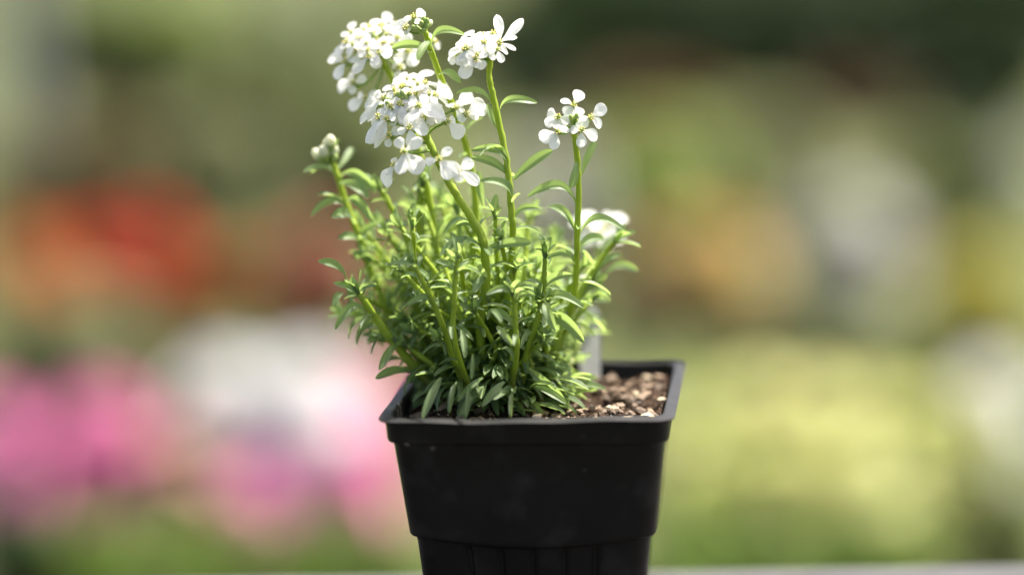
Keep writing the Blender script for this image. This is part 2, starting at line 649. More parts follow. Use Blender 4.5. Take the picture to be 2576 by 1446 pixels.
S1 = stem_px([(1208, 850, -0.006), (1222, 720, -0.010), (1221, 655, -0.011), (1211, 595, -0.011), (1180, 540, -0.010), (1142, 480, -0.008), (1102, 405, -0.005),
              (1070, 335, -0.001), (1055, 290, 0.002)], base_pt(0.002, -0.006), 0.0016, 0.0013)
S2 = stem_px([(1270, 850, -0.0008), (1290, 620, -0.0048), (1287, 540, -0.0060), (1278, 430, -0.0040), (1262, 340, -0.0020), (1242, 250, 0.0000), (1230, 190, 0.0010), (1238, 135, 0.0020)],
             base_pt(0.006, 0.004), 0.0013, 0.0010)
S3 = stem_px([(1405, 880, 0.0052), (1444, 740, -0.0008), (1452, 600, -0.0040), (1455, 480, -0.0040), (1452, 400, -0.0040), (1446, 345, -0.0040), (1442, 318, -0.0040)],
             base_pt(0.016, 0.006), 0.0012, 0.0010)
S4 = stem_px([(1120, 700, 0.0153), (1075, 480, 0.0168), (1040, 330, 0.0190), (1012, 250, 0.0210), (985, 195, 0.0220), (962, 150, 0.0220), (945, 115, 0.0230)],
             base_pt(-0.002, 0.008), 0.0014, 0.0012)
S5 = stem_px([(1190, 700, 0.012), (1197, 520, 0.015), (1178, 390, 0.016), (1140, 270, 0.014), (1112, 205, 0.009), (1090, 145, 0.004), (1074, 95, 0.002), (1066, 72, 0.002)],
             base_pt(0.0, 0.006), 0.0013, 0.0010)
S6 = stem_px([(1010, 850, 0.0156), (940, 700, 0.0196), (905, 600, 0.0210), (870, 510, 0.0230), (848, 440, 0.0240), (835, 405, 0.0240)],
             base_pt(-0.014, 0.006), 0.0014, 0.0011)
S7 = stem_px([(1062, 945, -0.0022), (985, 855, -0.0052), (945, 800, -0.0060), (915, 755, -0.0070), (904, 738, -0.0070)], base_pt(-0.012, -0.004), 0.0019, 0.0011)
S8 = stem_px([(1140, 900, -0.014), (1115, 820, -0.018), (1093, 770, -0.019), (1065, 710, -0.020), (1042, 668, -0.020)], base_pt(-0.006, -0.010), 0.0012, 0.0008)
S9 = stem_px([(1120, 850, 0.004), (1080, 740, 0.008), (1041, 651, 0.012), (1016, 586, 0.014), (985, 525, 0.016), (960, 480, 0.016)], base_pt(-0.006, 0.002), 0.0013, 0.0010)
S10 = stem_px([(1145, 860, -0.022), (1143, 760, -0.024), (1146, 690, -0.024), (1152, 650, -0.024)], base_pt(-0.004, -0.012), 0.0010, 0.0008)
S11 = stem_px([(1300, 890, -0.022), (1297, 820, -0.023), (1293, 765, -0.023), (1291, 745, -0.023)], base_pt(0.006, -0.012), 0.0010, 0.0008)
S12 = stem_px([(1322, 900, -0.012), (1345, 830, -0.014), (1362, 760, -0.014), (1370, 690, -0.014), (1372, 650, -0.014)], base_pt(0.010, -0.008), 0.0011, 0.0009)
S13 = stem_px([(1400, 860, 0.016), (1460, 740, 0.026), (1500, 650, 0.046), (1512, 590, 0.050)], base_pt(0.016, 0.012), 0.0012, 0.0010)
S14 = stem_px([(1100, 800, 0.010), (1060, 650, 0.014), (1052, 540, 0.016), (1060, 470, 0.016)], base_pt(-0.008, 0.004), 0.0012, 0.0009)
S15 = stem_px([(1390, 880, 0.0), (1430, 800, 0.004), (1470, 720, 0.008), (1520, 640, 0.012), (1545, 610, 0.012)], base_pt(0.016, 0.002), 0.0011, 0.0009)


def add_leaf(si, b, t, arch, width=1.0, normal=None):
    """leaf of stem si from point b to point t"""
    d = t - b
    zh = normal or Vector((0, -0.12, 1))
    if abs(d.normalized().dot(zh.normalized())) > 0.9:
        zh = Vector((0, -1, 0.2))
    ln = d.length
    stems[si]['leaves'].append((frame(b, d, zh, ln, ln * width * 0.9, ln), pick_leaf(arch, 0 if normal else (1 if d.x > 0 else -1)), True))


def leaf_px(si, x0, y0, x1, y1, Y0, dY=0.0, arch=0.13, width=1.0, normal=None):
    add_leaf(si, P(x0, y0, Y0), P(x1, y1, Y0 + dY), arch, width, normal)


FR = Vector((0, -1, 0.35))
UPF = Vector((0, -0.8, 0.6))
for a in (
    (S5, 1084, 120, 1170, 88, 0.0010, -0.004, 0.30, 1.05), (S5, 1082, 105, 1051, 154, 0.0010, -0.008, 0.13, 1.3, FR), (S5, 1104, 188, 1160, 209, 0.0020, -0.006, 0.22, 1.5, Vector((0.3, -0.8, 0.6))),
    (S5, 1086, 130, 985, 122, 0.0020, 0.004, 0.13, 0.8),
    (S2, 1238, 262, 1146, 236, 0.0000, -0.002, 0.22, 0.9), (S2, 1258, 275, 1352, 259, -0.0010, -0.004, 0.30, 1.05, UPF), (S2, 1250, 322, 1226, 262, -0.0010, 0.004, 0.04, 1.1, FR),
    (S2, 1277, 432, 1185, 378, -0.0040, -0.003, 0.32, 0.9), (S2, 1280, 445, 1186, 396, -0.0040, -0.001, 0.13, 0.95), (S2, 1292, 452, 1390, 378, -0.0040, 0.004, 0.04, 0.75),
    (S2, 1284, 520, 1205, 455, -0.0060, -0.004, 0.32, 1.1), (S2, 1288, 555, 1360, 525, -0.0060, 0.004, 0.22, 1.0),
    (S3, 1462, 440, 1498, 352, -0.0020, 0.004, 0.04, 0.95, FR), (S3, 1451, 408, 1437, 474, -0.0060, -0.003, 0.04, 1.5, FR), (S3, 1449, 512, 1325, 496, -0.0040, -0.002, 0.30, 0.75),
    (S3, 1460, 585, 1573, 580, -0.0040, -0.002, 0.30, 0.85), (S3, 1446, 575, 1378, 520, -0.0030, 0.010, 0.22, 1.0), (S3, 1446, 665, 1372, 650, -0.0060, 0.0, 0.30, 1.0),
    (S3, 1448, 640, 1520, 600, -0.0040, 0.01, 0.22, 0.9),
    (S1, 1178, 555, 1120, 583, -0.012, -0.004, 0.22, 0.9), (S1, 1210, 620, 1106, 645, -0.012, -0.008, 0.22, 1.0), (S1, 1196, 588, 1146, 566, -0.010, 0.004, 0.30, 1.3),
    (S1, 1226, 625, 1336, 610, -0.010, -0.006, 0.04, 0.9), (S1, 1216, 520, 1203, 430, 0.006, 0.002, 0.04, 1.1, FR), (S1, 1222, 700, 1200, 660, -0.014, -0.006, 0.1, 1.3, FR),
    (S1, 1224, 690, 1190, 735, -0.014, -0.008, 0.04, 1.3, FR),
    (S6, 842, 440, 762, 434, 0.0230, -0.004, 0.22, 1.05), (S6, 850, 425, 886, 372, 0.0260, 0.01, 0.04, 1.0, FR), (S6, 858, 440, 945, 484, 0.0220, -0.008, 0.22, 1.1), (S6, 852, 462, 926, 498, 0.0220, -0.012, 0.13, 1.2),
    (S6, 876, 528, 782, 545, 0.0220, -0.004, 0.30, 0.85), (S6, 870, 505, 940, 560, 0.0220, -0.012, 0.22, 1.0), (S6, 892, 560, 834, 546, 0.0200, -0.016, 0.13, 1.0),
    (S6, 905, 610, 850, 600, 0.0200, -0.01, 0.13, 1.2), (S6, 900, 625, 960, 560, 0.0200, 0.004, 0.22, 1.0), (S6, 872, 700, 800, 657, 0.0020, -0.008, 0.13, 1.3),
    (S7, 900, 748, 839, 712, -0.0070, -0.004, 0.13, 1.3), (S7, 902, 746, 949, 716, -0.0070, -0.004, 0.22, 1.0), (S7, 866, 738, 839, 771, 0.0000, -0.006, 0.22, 1.7), (S7, 928, 785, 842, 828, -0.0060, -0.008, 0.32, 0.95),
    (S7, 912, 745, 920, 700, -0.0070, 0.004, 0.04, 1.3, FR), (S7, 940, 800, 876, 853, -0.0040, 0.004, 0.22, 0.9), (S7, 960, 825, 896, 868, -0.0020, 0.004, 0.32, 0.9),
    (S7, 998, 868, 953, 930, -0.0060, -0.01, 0.13, 1.1), (S7, 1030, 938, 944, 952, -0.0020, -0.008, 0.13, 1.0), (S7, 1010, 905, 960, 918, 0.0020, 0.006, 0.13, 0.9),
    (S8, 1048, 690, 980, 665, -0.02, -0.004, 0.22, 0.9), (S8, 1052, 676, 1060, 640, -0.02, 0.004, 0.04, 1.4, FR), (S8, 1100, 780, 1020, 770, -0.018, -0.006, 0.30, 1.0),
    (S10, 1150, 690, 1095, 655, -0.024, -0.004, 0.13, 1.1), (S10, 1152, 690, 1205, 680, -0.024, -0.004, 0.22, 1.3), (S10, 1148, 690, 1180, 655, -0.024, 0.004, 0.13, 1.0), (S10, 1144, 740, 1090, 720, -0.022, -0.004, 0.22, 1.2),
    (S11, 1290, 760, 1222, 740, -0.023, -0.006, 0.30, 1.1), (S11, 1292, 755, 1275, 695, -0.023, 0.003, 0.04, 1.1, FR), (S11, 1296, 755, 1350, 718, -0.023, -0.004, 0.30, 1.0),
    (S11, 1298, 765, 1346, 742, -0.023, -0.006, 0.22, 1.2), (S11, 1294, 830, 1230, 780, -0.02, -0.006, 0.13, 1.2),
    (S12, 1370, 700, 1372, 620, -0.014, 0.0, 0.04, 0.8, FR), (S12, 1365, 745, 1440, 690, -0.014, -0.004, 0.22, 0.8), (S12, 1372, 760, 1398, 832, -0.018, -0.01, 0.22, 1.2, FR),
    (S12, 1368, 730, 1318, 710, -0.014, -0.004, 0.22, 1.0), (S12, 1360, 780, 1470, 775, -0.010, -0.008, 0.30, 0.9), (S12, 1355, 800, 1470, 860, -0.006, -0.01, 0.22, 0.9),
    (S13, 1505, 640, 1580, 590, 0.034, 0.006, 0.13, 1.0), (S15, 1525, 690, 1605, 680, 0.024, 0.004, 0.22, 0.9), (S15, 1490, 700, 1560, 640, 0.010, 0.004, 0.13, 0.9), (S15, 1440, 780, 1520, 705, 0.006, 0.004, 0.13, 0.9),
    (S13, 1450, 780, 1530, 755, 0.024, 0.004, 0.22, 1.0), (S13, 1440, 820, 1515, 800, 0.02, 0.0, 0.3, 1.1),
):
    leaf_px(*a)

# ------------------------------------------------------------------ the leafy mass: more shoots from the same crown
OUT = [(872, 560), (862, 650), (880, 790), (930, 900), (960, 960)]
for k in range(125):
    # tip somewhere in the dome of foliage
    for _ in range(50):
        a = rnd.uniform(0, 2 * math.pi)
        rr = math.sqrt(rnd.random())
        tx = 1205 + 325 * rr * math.cos(a)
        Y = 0.024 + 0.044 * rr * math.sin(a)
        top = 470 + 90 * rr ** 2 + max(0, tx - 1240) * 0.42 + max(0, -Y) * 5200
        ty = rnd.uniform(top, min(960, top + 330)) if rr < 0.9 else rnd.uniform(top + 60, 900)
        if tx < 870 + max(0, ty - 780) * 0.6 or tx > 1545 - max(0, ty - 640) * 0.35:
            continue
        break
    tip = P(tx, ty, Y)
    tip.z = max(tip.z, SOIL_Z + 0.014)
    b = base_pt(rnd.gauss(0, 0.008) + (tx - 1190) * 2.6e-5, rnd.gauss(0, 0.007))
    mid = b.lerp(tip, 0.5)
    mid.z += 0.006 if tip.z > 0.11 else 0.002
    mid += Vector((rnd.gauss(0, 0.002), rnd.gauss(0, 0.002), 0))
    pl = spline([b, mid, tip], 14)
    stems.append(dict(p=pl, r=[0.0011 - 0.0003 * i / 14 for i in range(15)], leaves=[], fill=True))

GA = R(137.5)
for si, s_ in enumerate(stems):
    pl = s_['p']
    tot = sum((pl[i + 1] - pl[i]).length for i in range(len(pl) - 1))
    fill = s_.get('fill')
    step = 0.0037 if fill else 0.0074
    start, end = (0.05, 1.0) if fill else {S1: (0.06, 0.5), S2: (0.06, 0.55), S3: (0.06, 0.5), S4: (0.2, 0.5), S5: (0.2, 0.45)}.get(si, (0.08, 0.97))
    az = rnd.uniform(0, 6.3)
    dist = tot * start
    while dist < tot * end:
        u = dist / tot * (len(pl) - 1)
        i = min(int(u), len(pl) - 2)
        p = pl[i].lerp(pl[i + 1], u - i)
        t = (pl[i + 1] - pl[i]).normalized()
        az += GA + rnd.uniform(-0.3, 0.3)
        o1 = t.orthogonal().normalized()
        o2 = t.cross(o1)
        outw = o1 * math.cos(az) + o2 * math.sin(az)
        f_ = dist / tot
        tilt = rnd.uniform(0.15, 0.75) * (1.0 if f_ < 0.8 else 1.7) - (0.35 if f_ < 0.4 else 0)
        d = (outw + t * tilt).normalized()
        d.z -= 0.12
        ln = rnd.uniform(0.0075, 0.0135) * (1.0 if f_ < 0.85 else 0.75)
        tip = p + d * ln
        if tip.z < SOIL_Z + 0.004:
            tip.z = SOIL_Z + 0.004
        # keep leaves inside the pot mouth where they hang below the rim
        if tip.z < RIM_Z + 0.001:
            tip.x = max(-0.044, min(0.044, tip.x))
            tip.y = max(-0.043, min(0.044, tip.y))
        ln = (tip - p).length
        zh = t * 0.8 + Vector((0, 0, 0.6)) - outw * 0.3
        s_['leaves'].append((frame(p, tip - p, zh, ln, ln * rnd.uniform(0.66, 0.98), ln), pick_leaf(rnd.choice((0.04, 0.13, 0.13, 0.22, 0.3))), False))
        dist += step * rnd.uniform(0.75, 1.25)
    if fill or si in (S6, S7, S8, S9, S10, S11, S12, S14, S15):      # small upright leaves at the growing tip
        t = (pl[-1] - pl[-3]).normalized()
        for q in range(5):
            a = q * GA + az
            o1 = t.orthogonal().normalized()
            o2 = t.cross(o1)
            d = t + (o1 * math.cos(a) + o2 * math.sin(a)) * rnd.uniform(0.2, 0.7)
            ln = rnd.uniform(0.005, 0.010)
            s_['leaves'].append((frame(pl[-1] - t * 0.001, d, o1 * -math.cos(a) - o2 * math.sin(a) + t * 0.3, ln, ln * 1.3, ln), pick_leaf(0.1), False))

# skirt of low leaves round the crown, over the soil
nfill = [i for i, q in enumerate(stems) if q.get('fill')]
for k in range(190):
    a = rnd.uniform(0, 2 * math.pi)
    if k % 3 == 0:
        a = rnd.uniform(math.pi * 1.05, math.pi * 1.95)          # most towards the front
    q = rnd.uniform(0.004, 0.021)
    b = base_pt(math.cos(a) * q * 1.2 + 0.001, math.sin(a) * q)
    b.z += rnd.uniform(0.003, 0.030) * (1 - q / 0.034)
    d = Vector((math.cos(a) + rnd.gauss(0, 0.4), math.sin(a) + rnd.gauss(0, 0.4), rnd.uniform(-0.55, 0.45))).normalized()
    tip = b + d * rnd.uniform(0.010, 0.0175)
    tip.z = max(tip.z, SOIL_Z + 0.003)
    if tip.z < RIM_Z + 0.003:
        tip.x = max(-0.041, min(0.046, tip.x))
        tip.y = max(-0.041, min(0.042, tip.y))
    ln = (tip - b).length
    near = min(nfill, key=lambda i: (stems[i]['p'][2] - b).length)
    stems[near]['leaves'].append((frame(b, tip - b, Vector((0, -0.2, 1)) + Vector((rnd.gauss(0, 0.3), rnd.gauss(0, 0.3), 0)), ln, ln * rnd.uniform(0.62, 0.9), ln), pick_leaf(rnd.choice((0.04, 0.13, 0.22))), False))

# leaves lying low over the front of the pot
for (x0, y0, x1, y1, Y, dY, w) in ((1110, 950, 1062, 1052, -0.026, -0.014, 1.0), (1150, 960, 1130, 1040, -0.026, -0.012, 0.9), (1215, 950, 1150, 1010, -0.024, -0.01, 1.0),
                                   (1270, 960, 1212, 1022, -0.024, -0.010, 1.2), (1190, 890, 1186, 955, -0.026, -0.008, 1.0), (1320, 920, 1420, 1010, -0.012, -0.006, 1.3),
                                   (1340, 970, 1425, 1015, -0.018, -0.006, 1.3), (1345, 900, 1410, 985, 0.0, 0.0, 1.2), (1280, 985, 1240, 1005, -0.022, -0.012, 1.2), (1180, 970, 1172, 1050, -0.03, -0.008, 0.9),
                                   (1160, 830, 1170, 900, -0.026, -0.01, 1.1), (1250, 820, 1290, 868, -0.028, -0.01, 1.2), (1235, 780, 1262, 812, -0.028, -0.01, 1.3), (1290, 985, 1285, 1050, -0.026, -0.01, 0.9)):
    leaf_px(S11, x0, y0, x1, y1, Y, dY, 0.13, w * 0.72, UPF)

# stems become parts, the 300 leaves that show largest become pieces of their stems, the rest one mass
allv = []
for si, s_ in enumerate(stems):
    for (mx, k, hand) in s_['leaves']:
        c = mx @ Vector((0.5, 0, 0))
        depth = (c - CAM).dot(fwd)
        outer = abs((c.x + 0.006)) * 0.3
        allv.append(((0 if hand else 1), depth - outer, si, mx, k))
allv.sort(key=lambda q: (q[0], q[1]))
stem_objs = []
for s_ in stems:
    g = Geo()
    pts_ = [p + Vector((rnd.gauss(0, 1), rnd.gauss(0, 1), 0)) * 0.00009 for p in s_['p']]
    g.tube(pts_, [q * (1 + 0.035 * math.sin(i * 1.3) + rnd.uniform(-0.03, 0.03)) for i, q in enumerate(s_['r'])], 8)
    stem_objs.append(g.obj('stem', M_STEM, plant))
rest = Geo()
for i, (hd, dp, si, mx, k) in enumerate(allv):
    if i < 300:
        o = link('leaf', LEAF[k][1], stem_objs[si])
        o.matrix_basis = mx
    else:
        rest.add([mx @ Vector(q) for q in LEAF[k][2]], LEAF[k][3])
ro = rest.obj('leaf_mass', M_LEAF, plant)
at = ro.data.attributes.new('rib', 'FLOAT', 'POINT')
at.data.foreach_set('value', [1.0 if q % 6 in (2, 3) else 0.0 for q in range(len(ro.data.vertices))])
ro['kind'] = 'stuff'

# ------------------------------------------------------------------ flowers


def flower(stem_i, at, cx, cy, Y, petals, L0, face=None, wide=1.0):
    """cx, cy: the yellow centre; petals: pixel at the middle of each petal; at: where on the stem the stalk leaves (0..1)"""
    c = P(cx, cy, Y)
    pl = stems[stem_i]['p']
    sp = pl[min(len(pl) - 1, max(0, int(at * (len(pl) - 1))))]
    f_ = Vector(face).normalized() if face else Vector((0, -0.55, 0.83))
    g = Geo()
    back = c - f_ * 0.0022
    m1 = sp.lerp(back, 0.5) + (back - sp).cross(Vector((0, 1, 0))).normalized() * 0.0006 - f_ * 0.001
    g.tube(spline([sp, m1, back, c - f_ * 0.0006], 8), [0.00042] * 7 + [0.0006, 0.0008], 6, 0)
    o1 = f_.orthogonal().normalized()
    o2 = f_.cross(o1)
    for q in range(4):
        a = q * math.pi / 2 + 0.6
        d = o1 * math.cos(a) + o2 * math.sin(a)
        g.ball(c - f_ * 0.0012 + d * 0.0007, f_ + d * 0.35, 0.0006, 0.0013, 1, 5, 4)
    g.ball(c + f_ * 0.0004, f_, 0.0008, 0.0012, 1, 6, 4)
    for q in range(6):
        a = q * math.pi / 3 + cx
        d = o1 * math.cos(a) + o2 * math.sin(a)
        e = c + d * 0.00095 + f_ * (0.0013 if q % 3 else 0.0009)
        g.tube([c + d * 0.0004 - f_ * 0.0003, e], 0.00014, 4, 1)
        g.ball(e, f_ + d * 0.3, 0.00032, 0.00044, 2, 5, 4)
    fo = g.obj('flower', [M_PED, M_CALYX, M_YEL], plant)
    for (px, py) in petals:
        tx, ty = cx + (px - cx) * 1.66, cy + (py - cy) * 1.66
        t2 = P(tx, ty, Y)
        d2 = t2 - c
        l2 = d2.length
        big = l2 > 0.0048 or max(abs(px - cx), abs(py - cy)) > 17
        Lt = L0 * (1.04 if big else 0.7) * rnd.uniform(0.92, 1.08)
        if l2 < Lt:
            dep = math.sqrt(Lt * Lt - l2 * l2)
            s_ = 1 if (ty < cy - 4) else -1
            if f_.y != 0:     # stay near the flower's own plane
                want = -(f_.x * d2.x + f_.z * d2.z) / f_.y
                dep = max(-dep, min(dep, want)) if abs(want) > 1e-4 else s_ * dep * 0.5
            d2 = d2 + Vector((0, dep, 0))
        ln = d2.length
        o = link('petal', rnd.choice(PETAL), fo)
        w = ln * wide * (0.98 if big else 1.25) * rnd.uniform(0.92, 1.12)
        fj = f_ + Vector((rnd.gauss(0, 0.28), rnd.gauss(0, 0.2), rnd.gauss(0, 0.28)))
        o.matrix_basis = frame(c + d2 * 0.02, d2, fj, ln, max(w, (0.0042 if big else 0.003) * min(1, wide)), ln)


def Z1(*a):          # measured on an enlargement of the flower heads
    return [(754.7 + x * 0.3478, y * 0.3478) for x, y in a]


def Z2(*a):
    return [(1194.9 + x * 0.348, 157.2 + y * 0.348) for x, y in a]


def fl1(si, at, c, Y, pet, L0, face=None, wide=1.0):
    (cx, cy), = Z1(c)
    flower(si, at, cx, cy, Y, Z1(*pet), L0, face, wide)


UP, TL, TR, DN = (0, -0.45, 0.9), (-0.6, -0.5, 0.7), (0.6, -0.5, 0.65), (0.0, -0.95, 0.35)
# front head
fl1(S1, 0.97, (825, 578), 0.010, [(785, 560), (905, 540), (800, 610), (850, 605)], 0.0074, UP)
fl1(S1, 0.97, (735, 640), 0.004, [(690, 625), (715, 592), (775, 650), (720, 672)], 0.0056, UP)
fl1(S1, 0.97, (900, 612), 0.006, [(985, 600), (1010, 632), (870, 590), (880, 640)], 0.0090, (0.3, -0.4, 0.87))
fl1(S1, 0.98, (842, 690), 0.000, [(810, 680), (850, 660), (880, 700), (840, 730)], 0.0050, UP)
fl1(S1, 0.96, (968, 696), 0.002, [(1040, 660), (1045, 720), (935, 680), (950, 720)], 0.0088, TR, 1.1)
fl1(S1, 0.95, (612, 716), 0.000, [(560, 700), (545, 760), (590, 690), (640, 740)], 0.0068, TL)
fl1(S1, 0.97, (725, 756), -0.004, [(690, 800), (745, 822), (690, 735), (760, 735)], 0.0064, (-0.1, -0.75, 0.65))
fl1(S1, 0.96, (857, 772), -0.006, [(925, 815), (820, 850), (820, 745), (890, 745)], 0.0086, (0.1, -0.8, 0.6))
fl1(S1, 0.96, (790, 690), -0.001, [(765, 680), (800, 665), (815, 705), (785, 715)], 0.0044, UP)
fl1(S1, 0.96, (660, 780), -0.004, [(610, 800), (640, 830), (650, 750), (690, 770)], 0.0062, (-0.4, -0.7, 0.6))
fl1(S1, 0.92, (1120, 785), 0.002, [(1195, 722), (1165, 835), (1090, 760), (1150, 760)], 0.0086, (0.4, -0.8, 0.45), 0.95)
fl1(S1, 0.90, (1195, 830), -0.002, [(1285, 785), (1265, 835), (1175, 800), (1170, 850)], 0.0084, (0.5, -0.75, 0.45), 0.9)
fl1(S1, 0.88, (1065, 880), -0.008, [(1135, 945), (1100, 870), (1020, 850), (985, 800)], 0.0092, (0.35, -0.9, 0.25), 1.05)
fl1(S1, 0.92, (790, 925), -0.012, [(740, 945), (872, 930), (822, 850), (810, 1000)], 0.0082, (0, -0.9, 0.45))
fl1(S1, 0.92, (632, 862), -0.008, [(598, 930), (520, 935), (600, 850), (665, 850)], 0.0092, (-0.45, -0.8, 0.4), 1.05)
fl1(S1, 0.86, (655, 985), -0.006, [(575, 1030), (545, 1000), (640, 1030), (690, 950)], 0.0086, (-0.6, -0.7, 0.35))
fl1(S1, 0.83, (752, 1096), -0.018, [(735, 1190), (830, 1180), (722, 1040), (828, 1045)], 0.0088, (0, -0.98, 0.2), 1.1)
fl1(S1, 0.78, (690, 1195), -0.012, [(625, 1275), (680, 1165), (650, 1240)], 0.0086, (-0.5, -0.75, 0.4))
fl1(S1, 0.80, (1003, 1152), -0.020, [(945, 1165), (1055, 1105), (1050, 1235), (1090, 1215)], 0.0092, (0.1, -0.97, 0.25), 1.1)
fl1(S1, 0.76, (1140, 1235), -0.018, [(1175, 1240), (1235, 1285), (1205, 1197), (1150, 1280)], 0.0082, (0.45, -0.8, 0.4), 1.1)
fl1(S1, 0.95, (560, 650 + 110), 0.006, [(500, 745), (520, 820), (480, 830), (590, 745)], 0.0072, TL)
fl1(S1, 0.95, (955, 800), -0.004, [(990, 850), (930, 850), (990, 770), (920, 770)], 0.0066, (0.2, -0.85, 0.45))
fl1(S1, 0.96, (700, 690), 0.001, [(670, 680), (715, 665), (690, 720), (735, 705)], 0.0052, UP)
fl1(S1, 0.95, (905, 850), -0.008, [(870, 880), (945, 870), (890, 810), (930, 815)], 0.0062, (0.1, -0.9, 0.4))
fl1(S1, 0.94, (575, 850), -0.004, [(520, 850), (545, 890), (580, 810), (620, 830)], 0.0070, (-0.5, -0.75, 0.45))
fl1(S1, 0.97, (910, 680), 0.003, [(885, 665), (930, 655), (935, 700), (895, 710)], 0.0048, UP)
# head behind it on the left
fl1(S4, 0.98, (345, 312), 0.0210, [(290, 362), (320, 300), (400, 255), (370, 330)], 0.0074, TL)
fl1(S4, 0.98, (505, 208), 0.0250, [(472, 195), (545, 165), (480, 225), (540, 225)], 0.0064, UP)
fl1(S4, 0.98, (590, 190), 0.0270, [(625, 135), (560, 170), (640, 200), (590, 215)], 0.0070, UP)
fl1(S4, 0.98, (690, 195), 0.0250, [(640, 195), (735, 180), (680, 175), (700, 220)], 0.0070, (0.2, -0.4, 0.9))
fl1(S4, 0.98, (418, 362), 0.0190, [(415, 320), (460, 335), (385, 370), (440, 385)], 0.0056, (-0.2, -0.7, 0.7))
fl1(S4, 0.94, (335, 452), 0.0190, [(255, 435), (285, 515), (350, 415), (390, 430)], 0.0082, TL)
fl1(S4, 0.95, (500, 412), 0.0150, [(470, 400), (545, 445), (430, 475), (530, 400)], 0.0080, (-0.1, -0.85, 0.5))
fl1(S4, 0.96, (700, 275), 0.0210, [(770, 285), (655, 290), (720, 245), (730, 320)], 0.0080, (0.3, -0.7, 0.6))
fl1(S4, 0.94, (775, 372), 0.0210, [(810, 430), (840, 375), (740, 400), (765, 330)], 0.0076, (0.4, -0.8, 0.4), 1.1)
fl1(S4, 0.92, (720, 490), 0.0170, [(712, 430), (708, 545), (745, 480), (690, 480)], 0.0078, (0.1, -0.95, 0.3))
fl1(S4, 0.97, (960, 310), 0.0250, [(955, 275), (995, 328), (930, 300), (950, 350)], 0.0060, TR)
fl1(S4, 0.86, (395, 608), 0.0210, [(358, 572), (305, 622), (440, 575), (380, 640)], 0.0078, TL)
fl1(S4, 0.84, (480, 715), 0.0170, [(440, 700), (400, 755), (525, 680), (500, 755)], 0.0074, (-0.4, -0.8, 0.4))
fl1(S4, 0.97, (610, 320), 0.0180, [(580, 300), (640, 310), (600, 345), (620, 290)], 0.0050, UP)
fl1(S4, 0.97, (455, 290), 0.0210, [(420, 280), (480, 265), (450, 320), (490, 300)], 0.0056, UP)
# flowers round the bud stem
fl1(S5, 0.98, (825, 132), 0.0030, [(780, 132), (868, 102), (730, 180), (850, 150)], 0.0070, (-0.1, -0.6, 0.8))
fl1(S5, 0.97, (770, 205), 0.0010, [(740, 190), (785, 215), (765, 230)], 0.0046, (-0.2, -0.8, 0.5))
# head at the upper right
fl1(S2, 0.98, (1440, 312), 0.0000, [(1440, 195), (1545, 215), (1515, 270), (1515, 338)], 0.0090, (0.3, -0.85, 0.45), 0.58)
fl1(S2, 0.98, (1330, 318), -0.0020, [(1300, 300), (1350, 290), (1360, 340), (1320, 350)], 0.0056, UP)
fl1(S2, 0.98, (1205, 356), -0.0040, [(1125, 375), (1165, 310), (1235, 300), (1180, 420)], 0.0078, (-0.4, -0.7, 0.6))
fl1(S2, 0.98, (1270, 432), -0.0060, [(1205, 510), (1310, 466), (1300, 390), (1240, 430)], 0.0082, (0, -0.95, 0.3), 1.15)
fl1(S2, 0.98, (1310, 270), 0.0060, [(1280, 300), (1350, 255), (1330, 290), (1280, 270)], 0.0062, UP)
fl1(S2, 0.98, (1395, 255), 0.0040, [(1375, 240), (1420, 260), (1385, 290), (1410, 285)], 0.0060, UP)
fl1(S2, 0.97, (1150, 405), -0.0020, [(1105, 435), (1100, 395), (1160, 380), (1150, 440)], 0.0064, (-0.6, -0.7, 0.4))


def fl2(c, Y, pet, L0, face):
    (cx, cy), = Z2(c)
    flower(S3, 0.985, cx, cy, Y, Z2(*pet), L0, face, 1.08)


# the small head on its own stem
fl2((715, 312), 0.0000, [(750, 245), (660, 285), (675, 350), (745, 350)], 0.0066, (0, -0.8, 0.6))
fl2((605, 400), -0.0030, [(550, 375), (545, 430), (650, 408), (600, 445)], 0.0060, (-0.3, -0.8, 0.5))
fl2((600, 502), -0.0070, [(520, 532), (576, 572), (645, 482), (595, 468)], 0.0062, (-0.15, -0.9, 0.4))
fl2((767, 492), -0.0070, [(770, 556), (842, 515), (722, 485), (755, 455)], 0.0062, (0.1, -0.9, 0.4))
fl2((832, 402), -0.0030, [(900, 352), (888, 430), (795, 400), (790, 425)], 0.0064, (0.3, -0.8, 0.5))
# out-of-focus head low at the back
for (cx, cy, Y, pp, L0) in ((1480, 570, 0.050, [(1455, 560), (1480, 545), (1505, 580), (1470, 595)], 0.008), (1520, 575, 0.050, [(1545, 555), (1550, 590), (1500, 560), (1520, 600)], 0.008),
                            (1505, 590, 0.045, [(1490, 600), (1525, 605), (1500, 570)], 0.007), (1540, 560, 0.052, [(1560, 550), (1545, 580), (1525, 548)], 0.006)):
    flower(S13, 0.96, cx, cy, Y, pp, L0, (0, -0.7, 0.7), 1.1)


